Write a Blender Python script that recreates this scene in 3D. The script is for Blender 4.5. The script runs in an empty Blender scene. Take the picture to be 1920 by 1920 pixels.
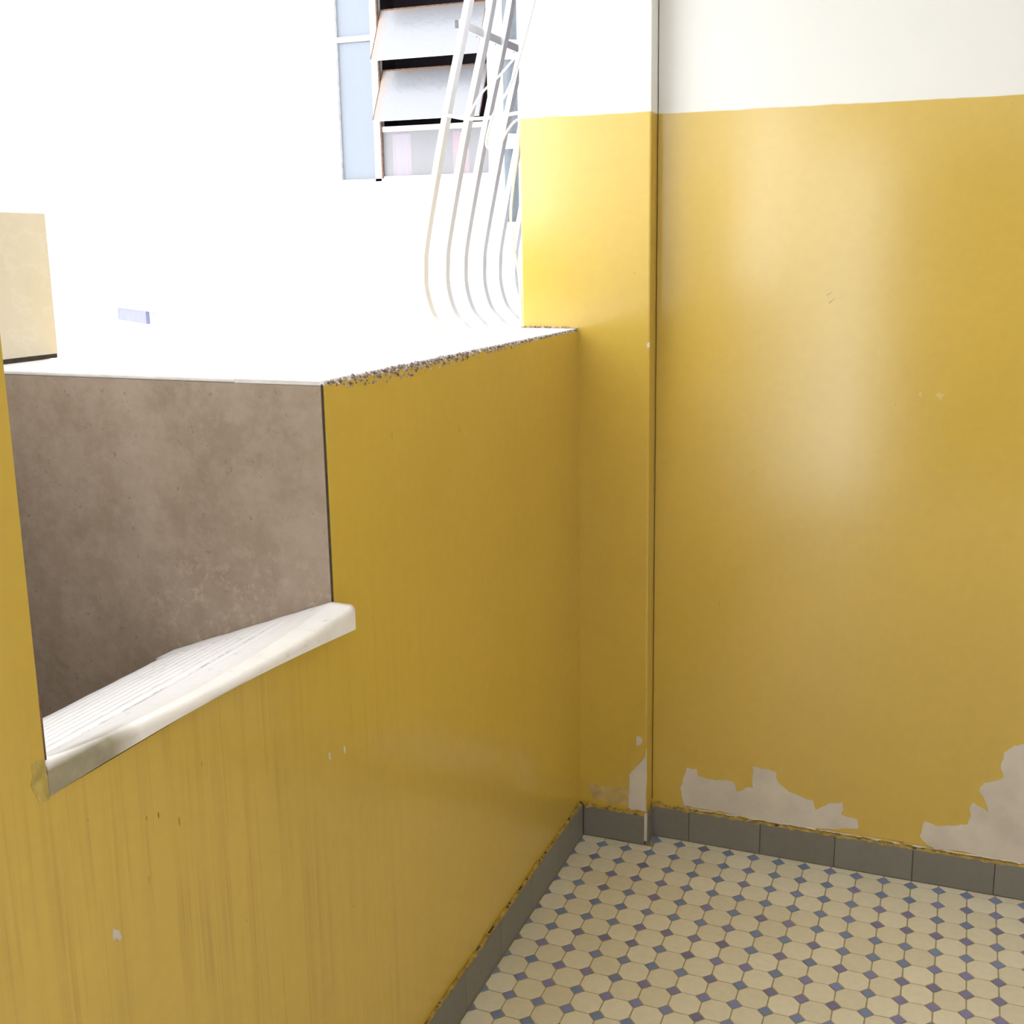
import bpy, bmesh, math, random
from mathutils import Vector, Matrix, noise

random.seed(7)
SC = bpy.context.scene
COL = SC.collection

# ------------------------------------------------------------------ camera
F_PX, YAW, PITCH, ROLL = 2085.9, 0.3587, 0.1946, -0.0106
PPX, PPY = 66.57, -77.87                       # principal point off the frame centre (cropped photograph)
cam_d = bpy.data.cameras.new('camera')
cam = bpy.data.objects.new('camera', cam_d); COL.objects.link(cam)
_f = Vector((-math.sin(YAW) * math.cos(PITCH), math.cos(YAW) * math.cos(PITCH), -math.sin(PITCH)))
_r = Vector((math.cos(YAW), math.sin(YAW), 0)); _u = _r.cross(_f)
_r2 = math.cos(ROLL) * _r + math.sin(ROLL) * _u; _u2 = -math.sin(ROLL) * _r + math.cos(ROLL) * _u
M = Matrix((_r2, _u2, -_f)).transposed().to_4x4(); M.translation = Vector((0, 0, 1.5))
cam.matrix_world = M
cam_d.sensor_width = 36; cam_d.sensor_fit = 'HORIZONTAL'
cam_d.lens = F_PX / 1920 * 36
cam_d.shift_x = -PPX / 1920; cam_d.shift_y = PPY / 1920
cam_d.clip_start = 0.02
SC.camera = cam

# ------------------------------------------------------------------ world, exposure
W = bpy.data.worlds.new('sky'); SC.world = W; W.use_nodes = True
bg = W.node_tree.nodes['Background']
bg.inputs[0].default_value = (0.93, 0.965, 1.0, 1); bg.inputs[1].default_value = 6.0
vs = SC.view_settings
SC.display_settings.display_device = 'sRGB'
vs.view_transform = 'Standard'; vs.look = 'None'; vs.gamma = 1.0; vs.use_curve_mapping = False
vs.exposure = -0.36

# unseen warm fill lamp, added to brighten the left parapet
ld = bpy.data.lights.new('added_fill_lamp', 'AREA'); ld.energy = 11; ld.color = (1.0, 0.92, 0.78); ld.size = 0.35
lo = bpy.data.objects.new('added_fill_light', ld); COL.objects.link(lo); lo.location = (0.45, -0.3, 2.66)

# ------------------------------------------------------------------ dimensions (metres)
XL, XO = -0.872, -1.02        # inner and outer face of the parapet
YB, YP = 2.60, 2.545          # back wall, pilaster face
XP = -0.694                   # pilaster's right side
ZT, ZW, ZC = 1.317, 1.808, 2.75
Y0, Y1 = 0.826, 1.395         # washing tank opening in the parapet
XT = -1.556                   # tank back
YR, XR = -1.75, 1.15          # rear and right wall

# ------------------------------------------------------------------ material helpers
def mat(name):
    m = bpy.data.materials.new(name); m.use_nodes = True
    nt = m.node_tree; b = nt.nodes['Principled BSDF']
    return m, nt, b
def N(nt, t, **kw):
    n = nt.nodes.new(t)
    for k, v in kw.items(): setattr(n, k, v)
    return n
def noise_n(nt, scale, detail=4, rough=0.55, stretch=None, obj=False):
    if obj:
        src = N(nt, 'ShaderNodeTexCoord').outputs['Object']
    else:
        src = N(nt, 'ShaderNodeNewGeometry').outputs['Position']
    if stretch:
        mp = N(nt, 'ShaderNodeMapping'); mp.inputs['Scale'].default_value = stretch
        nt.links.new(src, mp.inputs[0]); src = mp.outputs[0]
    n = N(nt, 'ShaderNodeTexNoise'); n.inputs['Scale'].default_value = scale
    n.inputs['Detail'].default_value = detail; n.inputs['Roughness'].default_value = rough
    nt.links.new(src, n.inputs['Vector'])
    return n.outputs['Fac']
def ramp(nt, fac, stops):
    r = N(nt, 'ShaderNodeValToRGB'); e = r.color_ramp.elements
    while len(e) < len(stops): e.new(0.5)
    for k, (p, c) in enumerate(stops):
        e[k].position = p; e[k].color = (c[0], c[1], c[2], 1) if not isinstance(c, (int, float)) else (c, c, c, 1)
    nt.links.new(fac, r.inputs[0]); return r.outputs[0]
def mixc(nt, fac, a, b, mode='MIX'):
    m = N(nt, 'ShaderNodeMix', data_type='RGBA', blend_type=mode)
    for s, v in ((m.inputs[0], fac), (m.inputs[6], a), (m.inputs[7], b)):
        if isinstance(v, (int, float)): s.default_value = v
        elif isinstance(v, tuple): s.default_value = (v[0], v[1], v[2], 1)
        else: nt.links.new(v, s)
    return m.outputs[2]
def math_n(nt, op, a, b=None, c=None, clamp=False):
    m = N(nt, 'ShaderNodeMath', operation=op, use_clamp=clamp)
    for s, v in zip(m.inputs, (a, b, c)):
        if v is None: continue
        if isinstance(v, (int, float)): s.default_value = v
        else: nt.links.new(v, s)
    return m.outputs[0]
def bump(nt, b, h, strength=0.2, dist=0.01):
    n = N(nt, 'ShaderNodeBump'); n.inputs['Strength'].default_value = strength; n.inputs['Distance'].default_value = dist
    nt.links.new(h, n.inputs['Height']); nt.links.new(n.outputs[0], b.inputs['Normal'])
def plain(name, c, rough=0.5, var=0.12, scale=30, metal=0, spec=None, bs=0.1, obj=True):
    m, nt, b = mat(name)
    f = noise_n(nt, scale, obj=obj)
    dk = tuple(v * (1 - var) for v in c); lt = tuple(min(1, v * (1 + var)) for v in c)
    nt.links.new(ramp(nt, f, [(0.3, dk), (0.7, lt)]), b.inputs['Base Color'])
    b.inputs['Roughness'].default_value = rough; b.inputs['Metallic'].default_value = metal
    if spec is not None: b.inputs['IOR'].default_value = spec
    bump(nt, b, f, bs, 0.003)
    return m

YELLOW = (0.61, 0.41, 0.060)
def wall_paint(name, two_tone=True, streaks=False):
    """glossy yellow enamel dado under matt off-white distemper"""
    m, nt, b = mat(name)
    pos = N(nt, 'ShaderNodeNewGeometry').outputs['Position']
    sx = N(nt, 'ShaderNodeSeparateXYZ'); nt.links.new(pos, sx.inputs[0])
    big = noise_n(nt, 1.6, 3)
    fine = noise_n(nt, 40, 5)
    y = ramp(nt, big, [(0.3, tuple(v * 0.95 for v in YELLOW)), (0.7, tuple(min(1, v * 1.05) for v in YELLOW))])
    y = mixc(nt, 0.05, y, ramp(nt, fine, [(0.3, (0.2, 0.2, 0.2)), (0.7, (1, 1, 1))]), 'MULTIPLY')
    specks = ramp(nt, noise_n(nt, 70, 2, 0.5), [(0.755, 0.0), (0.79, 1.0)])
    y = mixc(nt, math_n(nt, 'MULTIPLY', specks, 0.5), y, (0.28, 0.17, 0.05))
    if streaks:
        st = noise_n(nt, 1.0, 4, 0.6, (1, 42, 1.1))
        st2 = noise_n(nt, 1.0, 3, 0.6, (1, 110, 2.2))
        low = ramp(nt, sx.outputs[1], [(0.0, 1.0), (1.0, 1.0)])
        # drips below the washboard (0.85 < y < 1.6, fading downwards and along the wall)
        rng = N(nt, 'ShaderNodeMapRange'); nt.links.new(sx.outputs[1], rng.inputs[0])
        rng.inputs[1].default_value = 1.75; rng.inputs[2].default_value = 1.15; rng.inputs[3].default_value = 0.05; rng.inputs[4].default_value = 1.0
        mask = math_n(nt, 'MULTIPLY', ramp(nt, st, [(0.47, 0.0), (0.66, 1.0)]), rng.outputs[0])
        mask2 = math_n(nt, 'MULTIPLY', ramp(nt, st2, [(0.55, 0.0), (0.68, 1.0)]), rng.outputs[0])
        zf = N(nt, 'ShaderNodeMapRange'); nt.links.new(sx.outputs[2], zf.inputs[0])
        zf.inputs[1].default_value = 1.02; zf.inputs[2].default_value = 0.90; zf.inputs[3].default_value = 0.15; zf.inputs[4].default_value = 1.0
        patchy = ramp(nt, noise_n(nt, 5, 2), [(0.35, 0.25), (0.6, 1.0)])
        zf = math_n(nt, 'MULTIPLY', zf.outputs[0], patchy)
        y = mixc(nt, math_n(nt, 'MULTIPLY', math_n(nt, 'MULTIPLY', mask, zf), 0.34), y, (0.38, 0.225, 0.035))
        y = mixc(nt, math_n(nt, 'MULTIPLY', math_n(nt, 'MULTIPLY', mask2, zf), 0.30), y, (0.32, 0.19, 0.03))
    if two_tone:
        wob = math_n(nt, 'MULTIPLY', math_n(nt, 'SUBTRACT', noise_n(nt, 9, 3), 0.5), 0.006)
        z = math_n(nt, 'ADD', sx.outputs[2], wob)
        up = math_n(nt, 'MULTIPLY', math_n(nt, 'SUBTRACT', z, ZW - 0.001), 500, clamp=True)
        wht = ramp(nt, big, [(0.3, (0.76, 0.75, 0.715)), (0.7, (0.80, 0.79, 0.76))])
        col = mixc(nt, up, y, wht)
        rg = math_n(nt, 'MULTIPLY_ADD', up, 0.55, 0.19)
        nt.links.new(rg, b.inputs['Roughness'])
    else:
        col = y; b.inputs['Roughness'].default_value = 0.36
    nt.links.new(col, b.inputs['Base Color'])
    b.inputs['IOR'].default_value = 1.9
    h = math_n(nt, 'ADD', math_n(nt, 'MULTIPLY', noise_n(nt, 5, 3), 1.2), math_n(nt, 'MULTIPLY', fine, 0.12))
    bump(nt, b, h, 0.045, 0.012)
    return m

def shaded_tile_mat():  # copy of the tile for the jamb, darkened for its shaded side
    m, nt, b = mat('tan_stone_tile_shaded')
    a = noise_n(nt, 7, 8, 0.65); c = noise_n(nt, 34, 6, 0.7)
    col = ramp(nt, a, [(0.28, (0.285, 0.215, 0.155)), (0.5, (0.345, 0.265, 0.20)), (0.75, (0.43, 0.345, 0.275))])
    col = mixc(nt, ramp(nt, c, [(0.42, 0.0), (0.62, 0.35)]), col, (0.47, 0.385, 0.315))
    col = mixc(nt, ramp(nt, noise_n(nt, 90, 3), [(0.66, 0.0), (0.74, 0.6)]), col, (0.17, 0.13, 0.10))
    # flaked lime film near the bottom edge
    pos = N(nt, 'ShaderNodeNewGeometry').outputs['Position']
    sx = N(nt, 'ShaderNodeSeparateXYZ'); nt.links.new(pos, sx.inputs[0])
    lowm = N(nt, 'ShaderNodeMapRange'); nt.links.new(sx.outputs[2], lowm.inputs[0])
    lowm.inputs[1].default_value = 1.10; lowm.inputs[2].default_value = 0.98; lowm.inputs[3].default_value = 0; lowm.inputs[4].default_value = 1
    fl = ramp(nt, noise_n(nt, 38, 9, 0.75), [(0.54, 0.0), (0.57, 0.7)])
    xm = N(nt, 'ShaderNodeMapRange'); nt.links.new(sx.outputs[0], xm.inputs[0])
    xm.inputs[1].default_value = -1.24; xm.inputs[2].default_value = -1.12; xm.inputs[3].default_value = 0.12; xm.inputs[4].default_value = 1
    fl = math_n(nt, 'MULTIPLY', fl, xm.outputs[0])
    col = mixc(nt, math_n(nt, 'MULTIPLY', fl, lowm.outputs[0]), col, (0.48, 0.39, 0.30))
    nt.links.new(col, b.inputs['Base Color']); b.inputs['Roughness'].default_value = 0.5
    bump(nt, b, math_n(nt, 'ADD', c, fl), 0.25, 0.004)
    return m

def lit_tile_mat():  # same tile as the jamb, made paler for the light on it
    m, nt, b = mat('veined_stone_tile_lit')
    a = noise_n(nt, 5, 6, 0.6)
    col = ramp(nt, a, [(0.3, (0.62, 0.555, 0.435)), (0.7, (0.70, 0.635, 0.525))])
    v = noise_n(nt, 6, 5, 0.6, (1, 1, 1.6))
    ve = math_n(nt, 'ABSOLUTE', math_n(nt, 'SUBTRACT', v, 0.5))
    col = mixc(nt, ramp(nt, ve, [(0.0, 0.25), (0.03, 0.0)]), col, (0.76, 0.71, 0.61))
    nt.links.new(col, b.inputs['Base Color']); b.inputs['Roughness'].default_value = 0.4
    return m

def marble_mat():
    m, nt, b = mat('worn_white_marble')
    a = noise_n(nt, 6, 7, 0.6)
    col = ramp(nt, a, [(0.3, (0.84, 0.815, 0.82)), (0.7, (0.90, 0.885, 0.89))])
    v = noise_n(nt, 9, 8, 0.7); ve = math_n(nt, 'ABSOLUTE', math_n(nt, 'SUBTRACT', v, 0.52))
    veinmask = ramp(nt, noise_n(nt, 4, 2), [(0.5, 0.0), (0.62, 1.0)])
    col = mixc(nt, math_n(nt, 'MULTIPLY', ramp(nt, ve, [(0.0, 0.75), (0.016, 0.0)]), veinmask), col, (0.33, 0.25, 0.22))
    pos = N(nt, 'ShaderNodeNewGeometry').outputs['Position']
    sx = N(nt, 'ShaderNodeSeparateXYZ'); nt.links.new(pos, sx.inputs[0])
    # grime on the lower front edge, worst near the left pier
    zr = N(nt, 'ShaderNodeMapRange'); nt.links.new(sx.outputs[2], zr.inputs[0])
    zr.inputs[1].default_value = 0.982; zr.inputs[2].default_value = 0.972; zr.inputs[3].default_value = 0; zr.inputs[4].default_value = 1
    xr = N(nt, 'ShaderNodeMapRange'); nt.links.new(sx.outputs[0], xr.inputs[0])
    xr.inputs[1].default_value = -0.90; xr.inputs[2].default_value = -0.875; xr.inputs[3].default_value = 0; xr.inputs[4].default_value = 1
    yr = N(nt, 'ShaderNodeMapRange'); nt.links.new(sx.outputs[1], yr.inputs[0])
    yr.inputs[1].default_value = 0.96; yr.inputs[2].default_value = 0.915; yr.inputs[3].default_value = 0.0; yr.inputs[4].default_value = 1
    yj = math_n(nt, 'ADD', yr.outputs[0], math_n(nt, 'MULTIPLY', math_n(nt, 'SUBTRACT', noise_n(nt, 16, 5), 0.5), 0.6), clamp=True)
    front = math_n(nt, 'MULTIPLY', zr.outputs[0], xr.outputs[0])
    gr = ramp(nt, noise_n(nt, 25, 5), [(0.35, (0.10, 0.085, 0.04)), (0.65, (0.22, 0.185, 0.09))])
    col = mixc(nt, math_n(nt, 'MULTIPLY', math_n(nt, 'MULTIPLY', front, yj), 0.92), col, gr)
    col = mixc(nt, math_n(nt, 'MULTIPLY', front, 0.18), col, (0.74, 0.63, 0.46))
    ga = N(nt, 'ShaderNodeAttribute'); ga.attribute_name = 'groove'
    gd = math_n(nt, 'MULTIPLY', ramp(nt, ga.outputs['Fac'], [(0.55, 0.0), (0.95, 1.0)]), ramp(nt, noise_n(nt, 26, 5, 0.7), [(0.42, 0.15), (0.56, 1.0)]))
    col = mixc(nt, gd, col, (0.30, 0.29, 0.31))
    # dirt in the grooves
    col = mixc(nt, math_n(nt, 'MULTIPLY', ramp(nt, noise_n(nt, 60, 4), [(0.62, 0.0), (0.72, 1.0)]), 0.35), col, (0.45, 0.42, 0.40))
    nt.links.new(col, b.inputs['Base Color']); b.inputs['Roughness'].default_value = 0.35
    bump(nt, b, noise_n(nt, 80, 4), 0.2, 0.002)
    return m

def rnd_mat(name, stops, rough, ior=1.5, bs=0.12, scale=60):
    """colour varies from piece to piece"""
    m, nt, b = mat(name)
    oi = N(nt, 'ShaderNodeObjectInfo')
    c = ramp(nt, oi.outputs['Random'], stops)
    f = noise_n(nt, scale, 4)
    c = mixc(nt, 0.25, c, ramp(nt, f, [(0.3, (0.72, 0.72, 0.72)), (0.65, (1, 1, 1))]), 'MULTIPLY')
    sp = ramp(nt, noise_n(nt, 130, 2), [(0.76, 0.0), (0.8, 0.7)])
    c = mixc(nt, sp, c, (0.16, 0.12, 0.08))
    nt.links.new(c, b.inputs['Base Color']); b.inputs['Roughness'].default_value = rough; b.inputs['IOR'].default_value = ior
    bump(nt, b, f, bs, 0.002)
    return m

M_BACK = wall_paint('two_tone_wall_paint')
M_PAR = wall_paint('yellow_enamel_parapet', True, True)
M_PIER = wall_paint('yellow_enamel_pier', True, False)
M_WHITE = plain('white_distemper', (0.80, 0.79, 0.76), 0.8, 0.03, 4, obj=False)
M_OUT = plain('white_render', (0.86, 0.86, 0.85), 0.85, 0.02, 3, obj=False)
M_PLASTER = plain('bare_plaster', (0.60, 0.535, 0.455), 0.85, 0.10, 14, obj=False, bs=0.25)
M_SCRAPE = plain('scraped_undercoat', (0.50, 0.36, 0.13), 0.7, 0.25, 30, obj=False)
M_CEMENT = plain('pale_cement', (0.74, 0.71, 0.70), 0.85, 0.10, 30, obj=False, bs=0.4)
M_TAN_SHADED = shaded_tile_mat(); M_TAN_LIT = lit_tile_mat(); M_MARBLE = marble_mat()
M_GROUT = plain('dark_grout', (0.33, 0.265, 0.15), 0.85, 0.2, 90, obj=False)
M_OCT = rnd_mat('cream_octagon_tile', [(0.0, (0.65, 0.585, 0.43)), (0.5, (0.69, 0.63, 0.475)), (1.0, (0.73, 0.67, 0.52))], 0.33, 1.52)
M_DOT = rnd_mat('blue_square_tile', [(0.0, (0.16, 0.215, 0.37)), (0.5, (0.185, 0.245, 0.42)), (0.75, (0.215, 0.205, 0.40)), (1.0, (0.17, 0.16, 0.27))], 0.36, 1.52)
M_BASE = rnd_mat('grey_skirting_tile', [(0.0, (0.19, 0.175, 0.15)), (1.0, (0.22, 0.205, 0.175))], 0.55, 1.45)
M_RIDGE = plain('dried_yellow_paint', (0.36, 0.24, 0.045), 0.55, 0.4, 60, obj=False, bs=0.5)
M_SCUFF = plain('pale_scuff', (0.62, 0.47, 0.15), 0.5, 0.1, 60, obj=False)
M_GRIME = plain('grubby_mortar', (0.42, 0.31, 0.08), 0.8, 0.4, 40, obj=False, bs=0.4)
M_DARKGAP = plain('dark_joint', (0.06, 0.045, 0.035), 0.9, 0.3, 60)
M_BAR = plain('white_painted_iron', (0.62, 0.62, 0.65), 0.4, 0.03, 20)
M_BOLT = plain('dark_iron', (0.10, 0.10, 0.11), 0.5, 0.2, 50)
M_CABLE = plain('white_cable_sheath', (0.80, 0.79, 0.80), 0.45, 0.05, 40)
M_PIPE = plain('grey_downpipe', (0.11, 0.125, 0.145), 0.45, 0.12, 25)
M_COUP = plain('white_pipe_coupling', (0.82, 0.82, 0.82), 0.5, 0.03, 25)
M_FRAME = plain('old_white_window_paint', (0.62, 0.61, 0.60), 0.6, 0.15, 40)
M_RUST = plain('rusted_steel', (0.17, 0.095, 0.06), 0.75, 0.5, 60, bs=0.5)
M_DARKROOM = plain('dark_interior', (0.05, 0.036, 0.046), 0.9, 0.2, 5)
M_LAV = plain('lavender_recess_shade', (0.12, 0.12, 0.21), 0.6, 0.1, 10)  # lavender stands in for shade inside the window recess
M_DOOR = plain('dark_varnished_wood', (0.055, 0.030, 0.018), 0.45, 0.3, 12)
M_STEEL = plain('brushed_steel', (0.5, 0.5, 0.5), 0.35, 0.05, 60, metal=1)
M_PINK = plain('pink_cloth', (0.80, 0.22, 0.40), 0.8, 0.1, 20)
M_LILAC = plain('lilac_cloth', (0.55, 0.35, 0.55), 0.8, 0.1, 20)
M_SHADE = plain('opal_glass', (0.85, 0.82, 0.75), 0.3, 0.02, 20)

def crumble_mat():
    m, nt, b = mat('crumbling_mortar')
    c = ramp(nt, noise_n(nt, 120, 3, 0.6), [(0.38, (0.13, 0.095, 0.10)), (0.52, (0.40, 0.32, 0.29)), (0.66, (0.72, 0.66, 0.62))])
    nt.links.new(c, b.inputs['Base Color']); b.inputs['Roughness'].default_value = 0.9
    return m
M_CRUMB = crumble_mat()

def glass_mat(name, tint, seethrough, bumpscale, rusty=False):
    m, nt, b = mat(name)
    out = nt.nodes['Material Output']
    f = noise_n(nt, bumpscale, 3, obj=True)
    col = tint
    if rusty:
        # rust stains creep in from the rim (object space: x across, z up)
        tc = N(nt, 'ShaderNodeTexCoord').outputs['Generated']
        s = N(nt, 'ShaderNodeSeparateXYZ'); nt.links.new(tc, s.inputs[0])
        edge = math_n(nt, 'MAXIMUM', math_n(nt, 'SUBTRACT', 1.0, math_n(nt, 'MULTIPLY', s.outputs[0], 9.0)), math_n(nt, 'MULTIPLY_ADD', s.outputs[2], 7.0, -6.1))
        edge = math_n(nt, 'ADD', edge, math_n(nt, 'MULTIPLY', math_n(nt, 'SUBTRACT', noise_n(nt, 14, 5, obj=True), 0.5), 1.3), clamp=True)
        col = mixc(nt, math_n(nt, 'MULTIPLY', edge, 0.6), tint, (0.30, 0.20, 0.13))
    if isinstance(col, tuple): b.inputs['Base Color'].default_value = (*col, 1)
    else: nt.links.new(col, b.inputs['Base Color'])
    b.inputs['Roughness'].default_value = 0.25
    bump(nt, b, f, 0.5, 0.004)
    if seethrough > 0:
        tr = N(nt, 'ShaderNodeBsdfTransparent'); mx = N(nt, 'ShaderNodeMixShader'); mx.inputs[0].default_value = seethrough
        nt.links.new(b.outputs[0], mx.inputs[1]); nt.links.new(tr.outputs[0], mx.inputs[2]); nt.links.new(mx.outputs[0], out.inputs[0])
    return m
M_LOUVRE = glass_mat('frosted_louvre_glass', (0.235, 0.235, 0.25), 0.0, 30, True)
M_RIBBED = glass_mat('pebbled_glass', (0.19, 0.21, 0.245), 0.0, 60)
M_LOWPANE = glass_mat('lower_frosted_pane', (0.42, 0.41, 0.43), 0.6, 30)

# ------------------------------------------------------------------ mesh helpers
def mk(name, verts, faces, m, parent=None, smooth=False, bevel=0):
    vs_ = [Vector(v) for v in verts]
    lo_ = Vector([min(v[i] for v in vs_) for i in range(3)]); hi_ = Vector([max(v[i] for v in vs_) for i in range(3)])
    c = (lo_ + hi_) / 2
    me = bpy.data.meshes.new(name)
    me.from_pydata([v - c for v in vs_], [], faces); me.update()
    bm = bmesh.new(); bm.from_mesh(me)
    bmesh.ops.recalc_face_normals(bm, faces=bm.faces)
    if bevel: bmesh.ops.bevel(bm, geom=list(bm.edges), offset=bevel, segments=2, affect='EDGES', profile=0.6)
    bm.to_mesh(me); bm.free()
    me.materials.append(m)
    if smooth:
        for p in me.polygons: p.use_smooth = True
    o = bpy.data.objects.new(name, me); COL.objects.link(o)
    put(o, c, parent); return o
WORLD = {}
def put(o, loc, parent=None):
    loc = Vector(loc); WORLD[o] = loc
    if parent is not None:
        o.parent = parent; o.location = loc - WORLD[parent]
    else: o.location = loc
def empty(name, loc, label, cat, group=None):
    o = bpy.data.objects.new(name, None); COL.objects.link(o); o.empty_display_size = 0.05
    put(o, loc); tag(o, label, cat, group); return o
def tag(o, label, cat, group=None):
    o['label'] = label; o['category'] = cat
    if group: o['group'] = group
def struct(o, label=None):
    o['kind'] = 'structure'
    if label: o['label'] = label
    return o
BF = [(0, 1, 2, 3), (4, 7, 6, 5), (0, 4, 5, 1), (1, 5, 6, 2), (2, 6, 7, 3), (3, 7, 4, 0)]
def boxv(x0, x1, y0, y1, z0, z1):
    return [(x0, y0, z0), (x1, y0, z0), (x1, y1, z0), (x0, y1, z0), (x0, y0, z1), (x1, y0, z1), (x1, y1, z1), (x0, y1, z1)]
def box(name, x0, x1, y0, y1, z0, z1, m, parent=None, bevel=0):
    return mk(name, boxv(x0, x1, y0, y1, z0, z1), BF, m, parent, bevel=bevel)
def boxes(name, lst, m, parent=None):
    V, Fc = [], []
    for b in lst:
        k = len(V); V += boxv(*b); Fc += [tuple(i + k for i in f) for f in BF]
    return mk(name, V, Fc, m, parent)
def prism(name, pts, axis, a, b, m, parent=None, bevel=0):
    """pts: polygon in the two other axes, extruded from a to b along axis"""
    n = len(pts)
    def v(p, w):
        q = list(p); q.insert(axis, w); return tuple(q)
    V = [v(p, a) for p in pts] + [v(p, b) for p in pts]
    Fc = [tuple(range(n)), tuple(range(2 * n - 1, n - 1, -1))] + [(i, (i + 1) % n, n + (i + 1) % n, n + i) for i in range(n)]
    return mk(name, V, Fc, m, parent, bevel=bevel)
def jag(pts, amp, n=4, closed=True):
    out = []
    L = len(pts)
    for i in range(L if closed else L - 1):
        a, b = Vector(pts[i]), Vector(pts[(i + 1) % L])
        seg = max(1, min(n, int((b - a).length / 0.006)))
        for k in range(seg):
            p = a.lerp(b, k / seg)
            if k: p += Vector((random.uniform(-amp, amp), random.uniform(-amp, amp)))
            out.append(tuple(p))
    return out
def tube(name, pts, r, m, parent=None, sides=8, square=False, deep=1.0):
    """sweep along pts; round or square section"""
    P = [Vector(p) for p in pts]; V, Fc = [], []
    if square: sides = 4
    up0 = Vector((0, 1, 0))
    for i, p in enumerate(P):
        t = (P[min(i + 1, len(P) - 1)] - P[max(i - 1, 0)]).normalized()
        s = up0 if abs(t.dot(up0)) < 0.9 else Vector((0, 0, 1))
        a = (s - t * s.dot(t)).normalized(); b = t.cross(a)
        for k in range(sides):
            ang = 2 * math.pi * k / sides + (math.pi / 4 if square else 0)
            rr = r * (1.414 if square else 1)
            V.append(p + a * math.cos(ang) * rr * deep + b * math.sin(ang) * rr)
    n = len(P)
    for i in range(n - 1):
        for k in range(sides):
            Fc.append((i * sides + k, i * sides + (k + 1) % sides, (i + 1) * sides + (k + 1) % sides, (i + 1) * sides + k))
    Fc.append(tuple(range(sides))); Fc.append(tuple(range(n * sides - 1, (n - 1) * sides - 1, -1)))
    return mk(name, V, Fc, m, parent, smooth=not square)
def spline(pts, n=8):
    P = [Vector(p) for p in pts]; out = []
    for i in range(len(P) - 1):
        a, b, c, d = P[max(i - 1, 0)], P[i], P[i + 1], P[min(i + 2, len(P) - 1)]
        for k in range(n):
            t = k / n
            out.append(0.5 * ((2 * b) + (-a + c) * t + (2 * a - 5 * b + 4 * c - d) * t * t + (-a + 3 * b - 3 * c + d) * t ** 3))
    out.append(P[-1]); return out
def ragged_strip(name, p0, p1, nrm, base, hgt, thick, m, parent, n=60, seed=0, lowamp=0.002):
    """thin lumpy bead running p0->p1, ragged above and below"""
    p0, p1, nrm = Vector(p0), Vector(p1), Vector(nrm); V, Fc = [], []
    for i in range(n + 1):
        p = p0.lerp(p1, i / n); L = (p - p0).length
        h = hgt * (0.55 + 0.9 * noise.noise(Vector((L * 30, seed, 0))) + 0.5 * noise.noise(Vector((L * 110, seed, 3))))
        l = lowamp * (noise.noise(Vector((L * 40, seed, 7))) + 0.6 * noise.noise(Vector((L * 140, seed, 9))))
        t = thick * (0.8 + 0.6 * noise.noise(Vector((L * 60, seed, 5))))
        h = max(h, 0.001)
        V += [p + Vector((0, 0, base + l)), p + nrm * t + Vector((0, 0, base + l + h * 0.1)), p + nrm * t * 0.8 + Vector((0, 0, base + h * 0.7)), p + Vector((0, 0, base + h))]
    for i in range(n):
        for k in range(4):
            a, b = i * 4 + k, i * 4 + (k + 1) % 4
            Fc.append((a, b, b + 4, a + 4))
    Fc += [(0, 1, 2, 3), (n * 4 + 3, n * 4 + 2, n * 4 + 1, n * 4)]
    return mk(name, V, Fc, m, parent)

# ------------------------------------------------------------------ floor with octagon and dot tiles
floor = struct(box('floor', XL - 0.02, XR, YR, YB + 0.02, -0.12, -0.0014, M_GROUT), 'small cream octagon tiles with blue square dots')
PT, TX0, TY0 = 0.0629, -0.7997, 1.8768
G = 0.0013                                       # half the joint
DOT = 0.0156                                      # half diagonal of a dot tile
def clip(poly, axis, limit, keep_less):
    out = []
    for i in range(len(poly)):
        a, b = poly[i], poly[(i + 1) % len(poly)]
        ia = (a[axis] <= limit) == keep_less; ib = (b[axis] <= limit) == keep_less
        if ia: out.append(a)
        if ia != ib:
            t = (limit - a[axis]) / (b[axis] - a[axis])
            out.append((a[0] + t * (b[0] - a[0]), a[1] + t * (b[1] - a[1])))
    return out
def tile_geo(poly, z0=-0.004, z1=0.0, bv=0.0008):
    """slightly pillowed tile: top face, chamfer, skirt"""
    n = len(poly); cx = sum(p[0] for p in poly) / n; cy = sum(p[1] for p in poly) / n
    V = []
    for z, inset in ((z0, 0), (z1 - bv, 0), (z1, bv)):
        for x, y in poly:
            d = Vector((cx - x, cy - y)); L = max(d.length, 1e-6); d *= inset / L
            V.append((x + d.x, y + d.y, z))
    Fc = [tuple(range(2 * n, 3 * n))]
    for r in range(2):
        for i in range(n):
            j = (i + 1) % n; Fc.append((r * n + i, r * n + j, (r + 1) * n + j, (r + 1) * n + i))
    return V, Fc
hp = PT / 2 - G; c8 = DOT + G * 1.1
OCT = [(hp, -hp + c8 - G), (hp, hp - c8 + G), (hp - c8 + G, hp), (-hp + c8 - G, hp), (-hp, hp - c8 + G), (-hp, -hp + c8 - G), (-hp + c8 - G, -hp), (hp - c8 + G, -hp)]
DIA = [(DOT - G, 0), (0, DOT - G), (-(DOT - G), 0), (0, -(DOT - G))]
LIM_L, LIM_B, LIM_P = XL + 0.0125, YB - 0.0105, YP - 0.0105
def clipped(poly):
    q = clip(poly, 0, LIM_L, False)
    q = clip(q, 1, LIM_B, True) if q else q
    if q and min(p[0] for p in q) < XP + 0.008:
        if sum(p[0] for p in q) / len(q) < XP + 0.008: q = clip(q, 1, LIM_P, True)
        elif max(p[1] for p in q) > LIM_P: q = clip(q, 0, XP + 0.010, False)
    return q if len(q) >= 3 else []
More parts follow.
